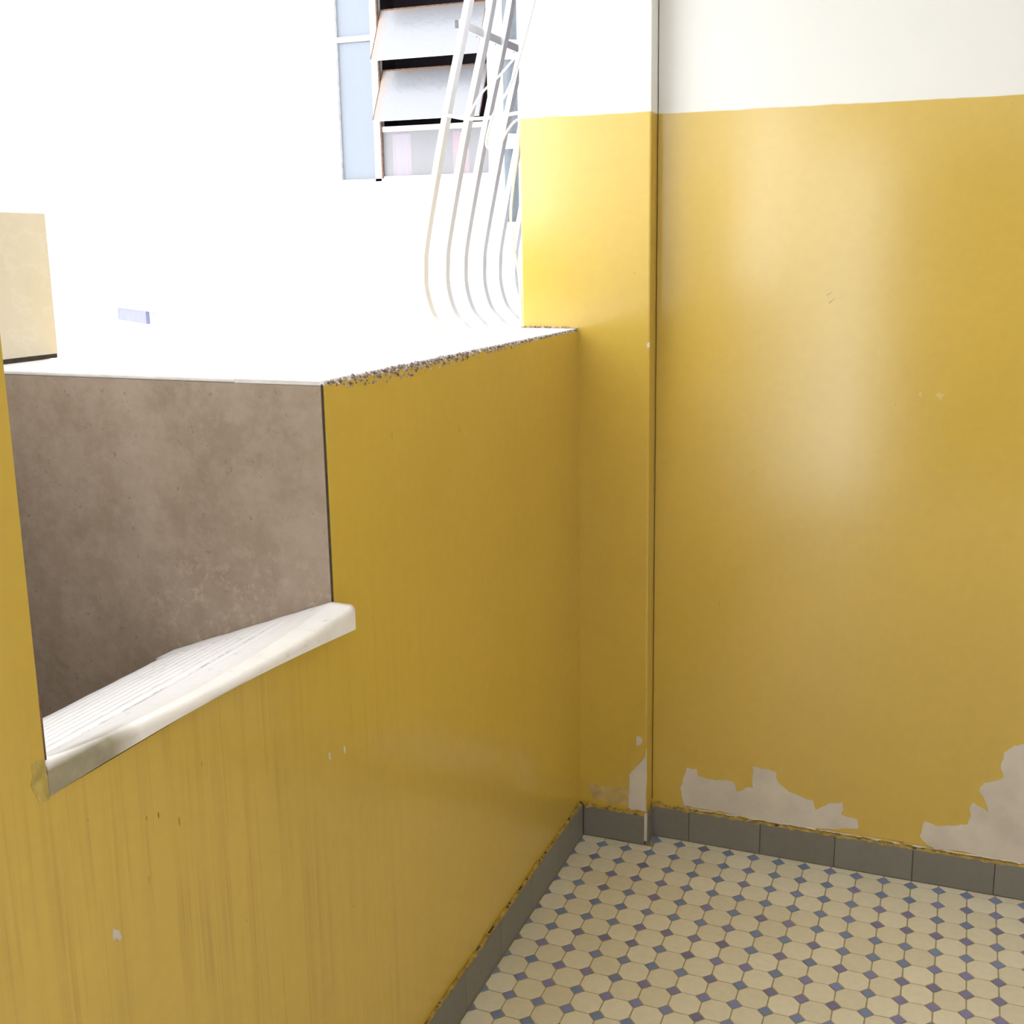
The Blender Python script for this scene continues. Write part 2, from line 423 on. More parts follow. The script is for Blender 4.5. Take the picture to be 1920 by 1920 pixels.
def area(q): return abs(sum(q[i][0] * q[(i + 1) % len(q)][1] - q[(i + 1) % len(q)][0] * q[i][1] for i in range(len(q)))) / 2
def in_view(x, y):                                # footprint of the photograph on the floor, with a margin
    return x < 0.23 and y > 1.72 + 0.36 * (x + 0.86)
oct_me = dot_me = None
far_V, far_F, far_VD, far_FD = [], [], [], []
for i in range(-2, 31):
    for j in range(-56, 13):
        for shape, name, mt, off in ((OCT, 'octagon_tile', M_OCT, 0.5), (DIA, 'dot_tile', M_DOT, 0.0)):
            cx, cy = TX0 + (i + off) * PT, TY0 + (j + off) * PT
            if cx > XR - 0.05 or cy < YR + 0.05: continue
            full = [(cx + a, cy + b) for a, b in shape]
            q = clipped(full)
            if not q or area(q) < 2e-5: continue
            whole = abs(area(q) - area(full)) < 1e-7
            dz = random.uniform(-0.0003, 0.0003)
            if in_view(cx, cy):
                if whole:
                    me = oct_me if name == 'octagon_tile' else dot_me
                    if me is None:
                        V, Fc = tile_geo(shape)
                        me = bpy.data.meshes.new(name); me.from_pydata(V, [], Fc); me.update(); me.materials.append(mt)
                        if name == 'octagon_tile': oct_me = me
                        else: dot_me = me
                    o = bpy.data.objects.new(name, me); COL.objects.link(o); put(o, (cx, cy, dz), floor)
                    o.rotation_euler.z = random.uniform(-0.02, 0.02)
                else:
                    V, Fc = tile_geo(q); o = mk(name, V, Fc, mt, floor)
            else:
                V, Fc = tile_geo(q)
                VV, FF = (far_V, far_F) if name == 'octagon_tile' else (far_VD, far_FD)
                k = len(VV); VV += V; FF += [tuple(t + k for t in f) for f in Fc]
o = mk('octagon_tiling', far_V, far_F, M_OCT, floor); o['kind'] = 'stuff'
o = mk('dot_tiling', far_VD, far_FD, M_DOT, floor); o['kind'] = 'stuff'

# ------------------------------------------------------------------ back wall, pilaster
wall_back = struct(box('wall_back', XP, XR, YB, YB + 0.15, -0.1, ZC, M_BACK), 'back wall, yellow dado below off-white')
pil = struct(box('wall_pilaster', XO + 0.004, XP, YP, YB + 0.15, -0.1, ZC, M_BACK, bevel=0.004), 'narrow pilaster between parapet and back wall')
PA = [(-0.6189, 0.1406), (-0.603, 0.1998), (-0.5763, 0.1971), (-0.5727, 0.1801), (-0.543, 0.178), (-0.4841, 0.1808), (-0.4706, 0.1552), (-0.4452, 0.1734), (-0.4323, 0.1721), (-0.4351, 0.2304), (-0.4082, 0.2278), (-0.3797, 0.2256), (-0.3694, 0.1965), (-0.3436, 0.1768), (-0.284, 0.1631), (-0.277, 0.1404), (-0.247, 0.1627), (-0.2138, 0.1719), (-0.21, 0.1522), (-0.2155, 0.1377), (-0.1758, 0.1312), (-0.1749, 0.1077), (-0.2845, 0.0875), (-0.3407, 0.0841), (-0.4044, 0.0865), (-0.5019, 0.0936), (-0.5614, 0.0937), (-0.6082, 0.0926)]
PB = [(-0.0231, 0.1558), (-0.0316, 0.1157), (-0.0221, 0.1033), (-0.0039, 0.0925), (0.0434, 0.0934), (0.0954, 0.0914), (0.1403, 0.084), (0.2013, 0.0781), (0.3141, 0.0772), (0.7, 0.08), (0.72, 0.31), (0.55, 0.35), (0.42, 0.33), (0.2903, 0.3894), (0.2412, 0.4044), (0.1809, 0.3839), (0.16, 0.3769), (0.1398, 0.3565), (0.1354, 0.3211), (0.1422, 0.2932), (0.1013, 0.2747), (0.0925, 0.2537), (0.1035, 0.2398), (0.1159, 0.2027), (0.0841, 0.2227), (0.0748, 0.2072), (0.0791, 0.1921), (0.0738, 0.1653), (0.0399, 0.1552), (0.0019, 0.1482)]
PCC = [(-0.7393, 0.1834), (-0.713, 0.217), (-0.6990, 0.2379), (-0.6945, 0.2623), (-0.6945, 0.09), (-0.7212, 0.0904), (-0.7407, 0.0842)]
PC2 = [(-0.8509, 0.139), (-0.7821, 0.1412), (-0.7392, 0.1429), (-0.739, 0.0981), (-0.782, 0.095), (-0.8346, 0.1001)]
PD = [(-0.7213, 0.2911), (-0.7108, 0.2917), (-0.7038, 0.282), (-0.7098, 0.2702), (-0.7212, 0.2657)]
for pp_ in (PA, PB):
    o = prism('bare_plaster_patch', jag(pp_, 0.0022), 1, YB - 0.0012, YB + 0.003, M_PLASTER, wall_back)
    o['label'] = 'bare pinkish plaster where the yellow paint is gone'
o = prism('bare_plaster_patch', jag(PCC, 0.0012), 1, YP - 0.0012, YP + 0.003, M_PLASTER, pil); o['label'] = 'bare plaster at the foot of the pilaster corner'
o = prism('scraped_patch', jag(PC2, 0.0025), 1, YP - 0.0007, YP + 0.003, M_SCRAPE, pil); o['label'] = 'scraped yellow paint above the skirting'
o = prism('paint_chip', PD, 1, YP - 0.0012, YP + 0.003, M_PLASTER, pil); o['label'] = 'small pale chip in the yellow paint'
o = prism('paint_chip', [(-0.7005, 1.283), (-0.6945, 1.288), (-0.6942, 1.276), (-0.699, 1.273)], 1, YP - 0.0015, YP + 0.003, M_PLASTER, pil)
for x, z, w, h in ((-0.045, 1.176, 0.020, 0.018), (-0.085, 1.178, 0.008, 0.014)):
    o = prism('scuff_mark', jag([(x - w / 2, z), (x - w * 0.1, z + h / 2), (x + w / 2, z + h * 0.2), (x + w * 0.2, z - h / 2)], 0.002), 1, YB - 0.0003, YB + 0.003, M_SCUFF, wall_back); o['label'] = 'pale scuff on the yellow paint'
for x, z, dx, h in ((-0.528, 0.640, 0.001, 0.012), (-0.462, 0.975, 0.012, 0.010), (-0.292, 1.378, 0.012, 0.012), (-0.30, 1.395, 0.014, 0.008)):
    prism('paint_scratch', [(x, z), (x + 0.002, z), (x + dx + 0.001, z + h), (x + dx, z + h)], 1, YB - 0.0003, YB + 0.003, M_RIDGE, wall_back)
prism('nail_hole', [(-0.8105 + 0.0016 * math.cos(a * 0.785), 1.566 + 0.0016 * math.sin(a * 0.785)) for a in range(8)], 1, YP - 0.0003, YP + 0.003, M_RIDGE, pil)
# hairline crack in the corner between pilaster and back wall
tube('corner_crack', [(XP + 0.0012 + 0.001 * noise.noise(Vector((z * 9, 0, 0))), YB - 0.0006, z) for z in [0.1 + 0.06 * k for k in range(44)]], 0.0008, M_DARKGAP, pil, 5)

# skirting tiles
def skirting(name, label, spec, axis, face, back, z1, length=0.183, start=None, end=None, sign=1):
    root = None
    return root
sb = struct(box('baseboard_back', XP + 0.002, XR, YB - 0.004, YB + 0.001, -0.002, 0.083, M_DARKGAP), 'low grey tile skirting along the back wall')
xj = [-0.693, -0.5935, -0.4105, -0.2275, -0.0445, 0.1385, 0.3215, 0.5045, 0.6875, 0.8705, 1.0535]
for a, b in zip(xj[:-1], xj[1:]):
    dz = random.uniform(-0.0012, 0.0012)
    box('skirting_tile', a + 0.0006, b - 0.0006, YB - 0.0095 - random.uniform(0, 0.0008), YB - 0.001, 0.0005, 0.082 + dz, M_BASE, sb, bevel=0.0012)
ragged_strip('paint_bead', (-0.692, YB - 0.001, 0), (0.75, YB - 0.001, 0), (0, -1, 0), 0.0805, 0.0125, 0.0105, M_RIDGE, sb, 320, 1, 0.004)
ragged_strip('paint_bead', (-0.62, YB - 0.0015, 0), (0.75, YB - 0.0015, 0), (0, -1, 0), 0.0895, 0.0022, 0.0045, M_PLASTER, sb, 320, 8, 0.004)['label'] = 'pale crumbs of plaster along the skirting top'
sp = struct(box('baseboard_pilaster', XL + 0.002, XP - 0.001, YP - 0.004, YP + 0.001, -0.002, 0.081, M_DARKGAP), 'grey skirting tile at the foot of the pilaster')
box('skirting_tile', XL + 0.0115, XP - 0.002, YP - 0.0095, YP - 0.001, 0.0005, 0.079, M_BASE, sp, bevel=0.0014)
box('skirting_tile', XP - 0.0005, XP + 0.0075, YP - 0.006, YB - 0.010, 0.0005, 0.080, M_BASE, sp, bevel=0.0012)
box('mortar_edge', XP - 0.0028, XP + 0.0042, YP - 0.0108, YP - 0.0045, 0.012, 0.088, M_PLASTER, sp, bevel=0.0012)['label'] = 'pale mortar on the corner of the skirting'
ragged_strip('paint_bead', (XL + 0.012, YP - 0.001, 0), (XP - 0.004, YP - 0.001, 0), (0, -1, 0), 0.079, 0.012, 0.0102, M_RIDGE, sp, 60, 3, 0.004)
sl = struct(box('baseboard_left', XL - 0.001, XL + 0.004, 0.2, YP - 0.001, -0.002, 0.087, M_DARKGAP), 'grey tile skirting along the parapet')
yj = [YP - 0.011 - 0.183 * k for k in range(13)]
for a, b in zip(yj[1:], yj[:-1]):
    box('skirting_tile', XL + 0.001, XL + 0.0105 + random.uniform(0, 0.0008), a + 0.0005, b - 0.0005, 0.0005, 0.085 + random.uniform(-0.001, 0.001), M_BASE, sl, bevel=0.0012)
ragged_strip('paint_bead', (XL + 0.001, YP - 0.012, 0), (XL + 0.001, 1.2, 0), (1, 0, 0), 0.0845, 0.0075, 0.0085, M_RIDGE, sl, 240, 5, 0.0025)

# ------------------------------------------------------------------ parapet (left wall) and pier
prof_hi = [(Y1 + 0.004, -0.1), (YP, -0.1), (YP, ZT - 0.006), (Y1 + 0.004, ZT - 0.006)]
V = [(XL, y, z) for y, z in prof_hi] + [(XO, y, z) for y, z in prof_hi]
Fc = [(0, 1, 2, 3), (7, 6, 5, 4), (0, 4, 5, 1), (1, 5, 6, 2), (2, 6, 7, 3), (3, 7, 4, 0)]
k = len(V)   # lower piece under the washboard, its top sloping outwards
V += [(XL, Y0, -0.1), (XL, Y1 + 0.004, -0.1), (XL, Y1 + 0.004, 0.944), (XL, Y0, 0.944), (XO, Y0, -0.1), (XO, Y1 - 0.001, -0.1), (XO, Y1 - 0.001, 0.889), (XO, Y0, 0.889)]
Fc += [tuple(i + k for i in f) for f in [(0, 1, 2, 3), (7, 6, 5, 4), (0, 4, 5, 1), (1, 5, 6, 2), (2, 6, 7, 3), (3, 7, 4, 0)]]
for b in ((XO, XL, 0.68, Y0, -0.1, ZC),):        # pier at the near side of the tank, full height
    k = len(V); V += boxv(*b); Fc += [tuple(i + k for i in f) for f in BF]
wall_left = struct(mk('wall_left', V, Fc, M_PAR), 'yellow parapet wall with a washing tank set into it')
# thin worn cement capping with a wavy inner edge
n = 90; V = []; Fc = []
for i in range(n + 1):
    y = Y1 + 0.001 + (YP - Y1 - 0.002) * i / n
    e = 0.0015 * noise.noise(Vector((y * 25, 0, 0))) + 0.0015 * noise.noise(Vector((y * 80, 4, 0)))
    zz = ZT + 0.001 * noise.noise(Vector((y * 12, 9, 0)))
    V += [(XO - 0.004, y, ZT - 0.006), (XL - 0.001 + e, y, ZT - 0.0065 + e), (XL - 0.006 + e, y, zz), (XO - 0.004, y, ZT)]
for i in range(n):
    for k in range(4):
        a, b = i * 4 + k, i * 4 + (k + 1) % 4; Fc.append((a, b, b + 4, a + 4))
Fc += [(0, 1, 2, 3), (n * 4 + 3, n * 4 + 2, n * 4 + 1, n * 4)]
o = mk('parapet_capping', V, Fc, M_CEMENT, wall_left); o['label'] = 'worn pale cement top of the parapet'
# crumbling mortar along the inner arris
V, Fc = [], []
def crumb(c, r):
    k = len(V)
    for d in ((1, 0, 0), (0, 1, 0), (-1, 0, 0), (0, -1, 0), (0, 0, 1), (0, 0, -1)):
        s = r * random.uniform(0.5, 1.25); V.append((c[0] + d[0] * s, c[1] + d[1] * s, c[2] + d[2] * s))
    for f in ((0, 1, 4), (1, 2, 4), (2, 3, 4), (3, 0, 4), (1, 0, 5), (2, 1, 5), (3, 2, 5), (0, 3, 5)): Fc.append(tuple(t + k for t in f))
for i in range(1500):
    y = random.uniform(Y1 + 0.008, YP - 0.004)
    w = math.exp(-((y - 1.62) / 0.22) ** 2) + 0.55 * math.exp(-((y - 2.0) / 0.3) ** 2) + 0.12
    r = random.uniform(0.0014, 0.0040) * (0.5 + 0.7 * w)
    crumb((XL - 0.004 + random.uniform(-0.001, 0.004), y, ZT - 0.002 - random.random() ** 1.6 * 0.016 * w), r)
for i in range(120):
    t = random.random(); crumb((XO + t * (XL - XO), YP - 0.003, ZT + random.uniform(-0.002, 0.004)), random.uniform(0.001, 0.003))
o = mk('crumbling_edge', V, Fc, M_CRUMB, wall_left); o['kind'] = 'stuff'; o['label'] = 'dark crumbling mortar along the parapet edge'
for nm, pts in (('paint_chip', [(0.8962, 0.7463), (0.9049, 0.7395), (0.9081, 0.7293), (0.9049, 0.7245), (0.900, 0.733), (0.8954, 0.732)]),
                ('paint_chip', [(1.3619, 0.7528), (1.3655, 0.7517), (1.3664, 0.7386), (1.3625, 0.7421)]),
                ('paint_chip', [(1.4052, 0.745), (1.4090, 0.743), (1.4095, 0.7311), (1.4058, 0.7332)])):
    prism(nm, pts, 0, XL - 0.003, XL + 0.0008, M_PLASTER, wall_left)
for y, z, h in ((0.985, 0.838, 0.008), (0.96, 0.766, 0.010), (1.02, 0.81, 0.012), (0.965, 0.845, 0.006), (1.07, 0.865, 0.007), (1.60, 1.20, 0.010), (2.14, 1.12, 0.016), (1.86, 1.17, 0.014), (2.36, 0.95, 0.010)):
    prism('paint_scratch', [(y, z), (y + 0.0016, z + h * 0.3), (y + 0.001, z + h), (y - 0.0008, z + h * 0.7)], 0, XL - 0.003, XL + 0.0005, M_RIDGE, wall_left)

prism('mortar_smear', jag([(0.808, 0.988), (0.8255, 0.986), (0.8262, 0.941), (0.812, 0.944), (0.806, 0.962)], 0.003), 0, XL - 0.003, XL + 0.0006, M_GRIME, wall_left)['label'] = 'grubby mortar where the marble meets the wall'
tube('edge_trim', [(XL - 0.002, Y0 + 0.001, z) for z in (0.985, 1.02, 1.055)], 0.0025, M_RUST, wall_left, 6)['label'] = 'brown stained edge above the marble'
# second parapet behind the pier (beside and behind the camera)
w2 = struct(boxes('wall_left_rear', [(XO, XL, YR - 0.05, 0.68, -0.1, ZT), (XO, XL, YR - 0.05, -1.6, ZT, ZC)], M_PAR), 'yellow parapet behind the photographer')
struct(box('wall_shade_fin', XT - 0.02, XO - 0.001, 0.69, Y0, -0.1, 6.0, M_OUT), 'unseen white fin added to shade the tank jamb')  # unseen fin, raised to keep light off the far tank jamb
beam = struct(box('wall_lintel', XO, XL, YR, YP, 2.45, ZC, M_WHITE), 'lintel over the gallery opening')

# ------------------------------------------------------------------ washing tank
tank = empty('laundry_tank', (-1.25, 1.1, 0.5), 'built-in washing tank lined with tan stone tile beside the yellow parapet', 'sink')
o = box('side_wall', XT - 0.02, XO - 0.001, Y1 + 0.010, Y1 + 0.205, 0.35, ZT - 0.006, M_CEMENT, tank)
o = box('side_wall_top', XT - 0.004, XO - 0.0045, Y1 + 0.001, Y1 + 0.207, ZT - 0.006, ZT, M_CEMENT, tank, bevel=0.002)
o['label'] = 'pale cement top of the tank side wall'
prism('tile_panel', [(XT + 0.001, ZT - 0.0065), (XL - 0.0022, ZT - 0.0065), (XL - 0.0022, 0.955), (XO - 0.002, 0.86), (XO - 0.002, 0.45), (XT + 0.001, 0.45)], 1, Y1 - 0.0005, Y1 + 0.0035, M_TAN_SHADED, tank)['label'] = 'large tan stone tile facing the tank side'
box('joint_strip', XL - 0.0022, XL - 0.0003, Y1 + 0.0002, Y1 + 0.003, 0.972, ZT - 0.004, M_DARKGAP, tank)['label'] = 'dark joint at the tile edge'

box('back_wall', XT - 0.16, XT - 0.022, 0.70, Y1 + 0.207, 0.35, 1.571, M_CEMENT, tank)
box('back_tile', XT - 0.011, XT, Y0, Y1 + 0.206, ZT + 0.0085, 1.576, M_TAN_LIT, tank, bevel=0.0015)['label'] = 'veined tan tile standing above the tank, painted paler as lit'
box('back_tile', XT - 0.011, XT, Y0, Y1 + 0.0005, 0.45, ZT + 0.004, M_TAN_SHADED, tank, bevel=0.0015)
box('joint_gap', XT - 0.011, XT - 0.003, Y1 + 0.003, Y1 + 0.2065, ZT + 0.0005, ZT + 0.0085, M_DARKGAP, tank)['label'] = 'dark open joint under the raised tile'
box('tank_bottom', XT - 0.01, XO - 0.001, Y0 + 0.001, Y1 - 0.001, 0.38, 0.46, M_CEMENT, tank)

# ribbed marble washboard, sloping down into the tank
NY, NV = 64, 170
GV = {}
def e_front(y): return 0.002 + 0.037 * max(0.0, min(1.0, (y - 0.83) / 0.56)) ** 1.15
V = []; cols = NV + 1
def back_x(y):
    b = -1.152 + 0.004 * noise.noise(Vector((y * 30, 2, 0)))
    if y > 1.345: b = -1.172 + 0.003 * noise.noise(Vector((y * 40, 5, 0)))
    return b
SL = 0.372
YA, YE = Y0 + 0.0005, Y1 - 0.0012
for i in range(NY + 1):
    t = i / NY; y = YA + (YE - YA) * t
    xf = XL + e_front(y); xb = back_x(y)
    rr = 0.010                                     # rounded nose
    row = []
    wear = 0.017 * math.sin(math.pi * max(0.0, min(1.0, (t - 0.02) / 0.96))) ** 0.7
    zf0 = 0.9835 - wear
    for k in range(9):                             # nose arc from the front face up to the top
        a = math.pi / 2 * k / 8
        row.append((xf - rr + rr * math.cos(a), zf0 - rr + rr * math.sin(a)))
    m_ = NV - 8
    for k in range(1, m_ + 1):
        s = k / m_; x = (xf - rr) + (xb - xf + rr) * s
        dist = (XL - x)
        q_ = max(0.0, min(1.0, (dist + 0.02) / 0.12)); q_ = q_ * q_ * (3 - 2 * q_)
        z = 0.9835 + min(0.0, SL * (x - (XL - 0.002))) - wear * (1 - q_)
        if 0.045 < dist < 0.262:
            fade = min(1, (dist - 0.045) / 0.012) * min(1, (0.262 - dist) / 0.012)
            ye = max(0.0, min(1.0, (1.385 - dist * 0.10 - y) / 0.03)) * max(0.0, min(1.0, (y - 0.845) / 0.015))
            ph = (dist - 0.045 - 0.035 * (y - 0.83)) / 0.026
            groove = (0.5 - 0.5 * math.cos(2 * math.pi * ph)) ** 1.6
            z -= 0.0048 * groove * fade * ye; GV[len(V) + len(row)] = groove * fade * ye
        z += 0.0006 * noise.noise(Vector((x * 40, y * 40, 0)))
        row.append((x, z))
    for x, z in row: V.append((x, y, z))
    # underside
tops = len(V)
under = []
for i in range(NY + 1):
    t = i / NY; y = YA + (YE - YA) * t
    xf = XL + e_front(y); xb = back_x(y)
    zb = 0.9445 + 0.009 * math.sin(math.pi * t)
    under.append(len(V)); V.append((xf - 0.0005, y, zb)); V.append((XL - 0.004, y, 0.9435)); V.append((xb, y, 0.9835 + SL * (xb - XL) - 0.04))
Fc = []
R_ = NV + 1
for i in range(NY):
    for k in range(NV):
        a = i * R_ + k; Fc.append((a, a + 1, a + R_ + 1, a + R_))
    u0, u1 = under[i], under[i + 1]
    Fc.append((u0, i * R_, (i + 1) * R_, u1))
    Fc.append((u0, u1, u1 + 1, u0 + 1)); Fc.append((u0 + 1, u1 + 1, u1 + 2, u0 + 2))
    Fc.append((u0 + 2, u1 + 2, (i + 1) * R_ + NV, i * R_ + NV))
Fc.append(tuple([under[0], under[0] + 1, under[0] + 2] + [k for k in range(NV, -1, -1)]))
Fc.append(tuple([under[NY] + 2, under[NY] + 1, under[NY]] + [NY * R_ + k for k in range(NV + 1)]))
wash = mk('washboard', V, Fc, M_MARBLE, smooth=False)
at = wash.data.attributes.new('groove', 'FLOAT', 'POINT')
for k, g in GV.items(): at.data[k].value = g
tag(wash, 'white marble washboard slab with worn parallel ridges sloping into the tan tiled tank', 'washboard')
for p in wash.data.polygons:
    if len(p.vertices) == 4 and p.area < 3e-5: p.use_smooth = True

# ------------------------------------------------------------------ rest of the gallery (behind the camera)
struct(box('ceiling', XO, XR + 0.1, YR - 0.1, YB + 0.15, ZC, ZC + 0.15, M_WHITE))
struct(boxes('wall_right', [(XR, XR + 0.12, YR - 0.1, -1.25, -0.1, ZC), (XR, XR + 0.12, -0.6, YB + 0.15, -0.1, ZC), (XR, XR + 0.12, -1.25, -0.6, -0.1, 1.1), (XR, XR + 0.12, -1.25, -0.6, 2.3, ZC)], M_WHITE), 'unseen right wall with a window added for light')  # kept white to bounce neutral light onto the parapet
w1 = struct(boxes('fill_window', [(XR + 0.03, XR + 0.08, -1.25, -1.20, 1.1, 2.3), (XR + 0.03, XR + 0.08, -0.65, -0.60, 1.1, 2.3), (XR + 0.03, XR + 0.08, -0.94, -0.91, 1.15, 2.25), (XR + 0.03, XR + 0.08, -1.20, -0.65, 1.1, 1.15), (XR + 0.03, XR + 0.08, -1.20, -0.65, 2.25, 2.3)], M_FRAME), 'unseen casement added for light from the right')  # unseen window, added and sized to light parapet and floor
struct(boxes('wall_rear', [(XL, -0.84, YR - 0.12, YR, -0.1, ZC), (-0.54, -0.46, YR - 0.12, YR, -0.1, ZC), (0.56, XR, YR - 0.12, YR, -0.1, ZC), (-0.84, 0.56, YR - 0.12, YR, 2.12, ZC)], M_WHITE), 'rear wall with a doorway added for light and a dark door')  # doorway added out of view to brighten the sheen on the back wall
door = struct(box('door_1', -0.455, 0.555, YR - 0.10, YR - 0.06, 0.0, 2.115, M_DOOR, bevel=0.003), 'dark wooden door behind the photographer')
for z0, z1 in ((0.15, 0.75), (0.9, 1.95)):
    for x0, x1 in ((-0.37, 0.01), (0.10, 0.47)):
        box('door_panel', x0, x1, YR - 0.062, YR - 0.054, z0, z1, M_DOOR, door, bevel=0.003)
lamp = empty('added_fill_lamp', (0.45, -0.3, ZC), 'unseen opal glass fill lamp added under the gallery ceiling', 'lamp')  # body of the added fill lamp, out of view
V = []; Fc = []; ns = 20
prof = [(0.0, 2.655 + 0.03), (0.10, 2.685), (0.15, 2.70), (0.17, 2.725), (0.17, 2.748)]
for r, z in prof[1:]:
    for k in range(ns): V.append((0.45 + r * math.cos(2 * math.pi * k / ns), -0.3 + r * math.sin(2 * math.pi * k / ns), z))
for r in range(len(prof) - 2):
    for k in range(ns): Fc.append((r * ns + k, r * ns + (k + 1) % ns, (r + 1) * ns + (k + 1) % ns, (r + 1) * ns + k))
Fc.append(tuple(range(ns)))
mk('fill_lamp_shade', V, Fc, M_SHADE, lamp, smooth=True)

# ------------------------------------------------------------------ light well outside
D = 4.8
struct(boxes('wall_facade', [(XO, XL, YB + 0.15, D, -4, ZC), (XO, XL, YR - 4, D, ZC + 0.15, 9.0)], M_OUT), 'outer face of the same building, carrying the window guard')
w2_ = struct(box('window_2', XO - 0.012, XO - 0.0005, 2.775, 4.1, 1.24, 2.59, M_DARKROOM), 'dark window behind the bellied guard')
boxes('window_frame', [(XO - 0.02, XO - 0.0125, 2.775, 2.80, 1.24, 2.59), (XO - 0.02, XO - 0.0125, 3.42, 3.45, 1.24, 2.59), (XO - 0.02, XO - 0.0125, 4.07, 4.1, 1.24, 2.59)], M_PIPE, w2_)
OX0, OX1, OZ0, OZ1 = -2.87, -2.055, 1.832, 3.3
struct(boxes('wall_opposite', [(-3.083, OX0, D, D + 0.2, -4, 9.0), (OX1, XL, D, D + 0.2, -4, 9.0), (OX0, OX1, D, D + 0.2, -4, OZ0), (OX0, OX1, D, D + 0.2, OZ1, 9.0),
                               ], M_OUT), 'white wall across the light well')
struct(box('ground_lightwell', -14, 14, -14, 14, -4.1, -4.0, M_OUT), 'pale floor of the light well')
# oblique facade going away to the left
d_ = Vector((-0.82, 0.57, 0)).normalized(); n_ = Vector((-d_.y, d_.x, 0)) * 1.0
if n_.y < 0: n_ = -n_                              # points away from us
P0 = Vector((-3.083, D, 0))
def obl(s, t, z): v = P0 + d_ * s + n_ * t; return (v.x, v.y, z)
def oblbox(s0, s1, t0, t1, z0, z1):
    return [obl(s0, t0, z0), obl(s1, t0, z0), obl(s1, t1, z0), obl(s0, t1, z0), obl(s0, t0, z1), obl(s1, t0, z1), obl(s1, t1, z1), obl(s0, t1, z1)]
V, Fc = [], []
for b in ((0, 2.62, 0, 0.2, -4, 7.5), (3.68, 9.5, 0, 0.2, -4, 7.5), (2.62, 3.68, 0, 0.2, -4, 0.84), (2.62, 3.68, 0, 0.2, 1.115, 7.5)):
    k = len(V); V += oblbox(*b); Fc += [tuple(i + k for i in f) for f in BF]
struct(mk('wall_oblique', V, Fc, M_OUT), 'white wall of the next building, turned away')
vent = empty('vent_window', obl(3.15, 0.1, 0.84), 'tiny overexposed window low in the white building beyond the tank', 'window')
mk('recess_shade', oblbox(2.90, 3.67, 0.012, 0.04, 1.02, 1.113), BF, M_LAV, vent)['label'] = 'lavender panel painted as shade in the recess'
mk('side_shutter', oblbox(2.63, 2.74, 0.012, 0.04, 1.03, 1.112), BF, M_PIPE, vent)
mk('window_frame', oblbox(2.77, 2.91, 0.05, 0.12, 0.845, 1.112), BF, M_OUT, vent)
mk('sill_panel', oblbox(2.625, 3.675, 0.09, 0.14, 0.845, 0.975), BF, M_OUT, vent)

# opposite window: pebbled side lights, tilted louvre panes with rusty edges, dark room behind
win = empty('louvre_window', (-2.46, D + 0.05, OZ0), 'old window across the light well with frosted glass louvres and rusty edges', 'window')
YF = D + 0.04
win_frame_bars = [(OX0, OX0 + 0.022, YF - 0.02, YF + 0.03, OZ0, OZ1), (-2.665, -2.632, YF - 0.015, YF + 0.03, OZ0, OZ1), (OX1 - 0.022, OX1, YF - 0.02, YF + 0.03, OZ0, OZ1), (OX0, OX1, YF - 0.015, YF + 0.03, OZ0, OZ0 + 0.014)]
boxes('window_frame', win_frame_bars, M_FRAME, win)
for z0, z1 in ((OZ0 + 0.016, 2.468), (2.496, 3.10)):
    box('side_pane', OX0 + 0.024, -2.667, YF, YF + 0.008, z0, z1, M_RIBBED, win)['label'] = 'pebbled bluish glass side light'
box('muntin', OX0 + 0.022, -2.665, YF - 0.012, YF + 0.02, 2.470, 2.494, M_FRAME, win)
box('rust_strip', -2.631, -2.626, YF - 0.012, YF, OZ0 + 0.015, OZ1 - 0.02, M_RUST, win)
box('rust_strip', OX1 - 0.026, OX1 - 0.022, YF - 0.012, YF, OZ0 + 0.015, OZ1 - 0.02, M_RUST, win)
def louvre(zt, zb, out):
    x0, x1 = -2.622, OX1 - 0.03
    th = 0.007
    yt, yb = YF + 0.015, YF - out
    V = [(x0, yt, zt), (x1, yt, zt), (x1, yb, zb), (x0, yb, zb), (x0, yt + th, zt + 0.002), (x1, yt + th, zt + 0.002), (x1, yb + th, zb + 0.002), (x0, yb + th, zb + 0.002)]
    p = mk('louvre_pane', V, BF, M_LOUVRE, win); p['label'] = 'tilted frosted louvre with rusty rim'
    tube('pane_rim', [(x0, yt - 0.001, zt + 0.002), (x1, yt - 0.001, zt + 0.002)], 0.003, M_RUST, p, 6)
    tube('pane_rim', [(x0, yt - 0.001, zt), (x0, yb, zb)], 0.002, M_RUST, p, 6)
    tube('pane_rim', [(x1, yt - 0.001, zt), (x1, yb, zb)], 0.002, M_RUST, p, 6)
    tube('pane_rim', [(x0, yb, zb), (x1, yb, zb)], 0.003, M_FRAME, p, 6)
louvre(2.600, 2.364, 0.10); louvre(2.334, 2.098, 0.10); louvre(2.86, 2.67, 0.10); louvre(3.12, 2.93, 0.10)
box('lower_pane', -2.624, OX1 - 0.028, YF + 0.004, YF + 0.012, OZ0 + 0.022, 2.058, M_LOWPANE, win)['label'] = 'fixed lower pane with blurred pink shapes behind'
boxes('pane_frame', [(-2.626, OX1 - 0.026, YF - 0.004, YF + 0.014, 2.058, 2.082), (-2.626, OX1 - 0.026, YF - 0.004, YF + 0.014, OZ0 + 0.012, OZ0 + 0.024)], M_FRAME, win)
boxes('dark_room', [(OX0 - 0.1, OX1 + 0.1, D + 0.75, D + 0.8, 1.5, 3.5), (OX0 - 0.1, OX0 - 0.05, D + 0.2, D + 0.8, 1.5, 3.5), (OX1 + 0.05, OX1 + 0.1, D + 0.2, D + 0.8, 1.5, 3.5), (OX0 - 0.1, OX1 + 0.1, D + 0.2, D + 0.8, 1.45, 1.5), (OX0 - 0.1, OX1 + 0.1, D + 0.2, D + 0.8, 3.5, 3.55)], M_DARKROOM, win)['label'] = 'unlit room seen between the louvres'
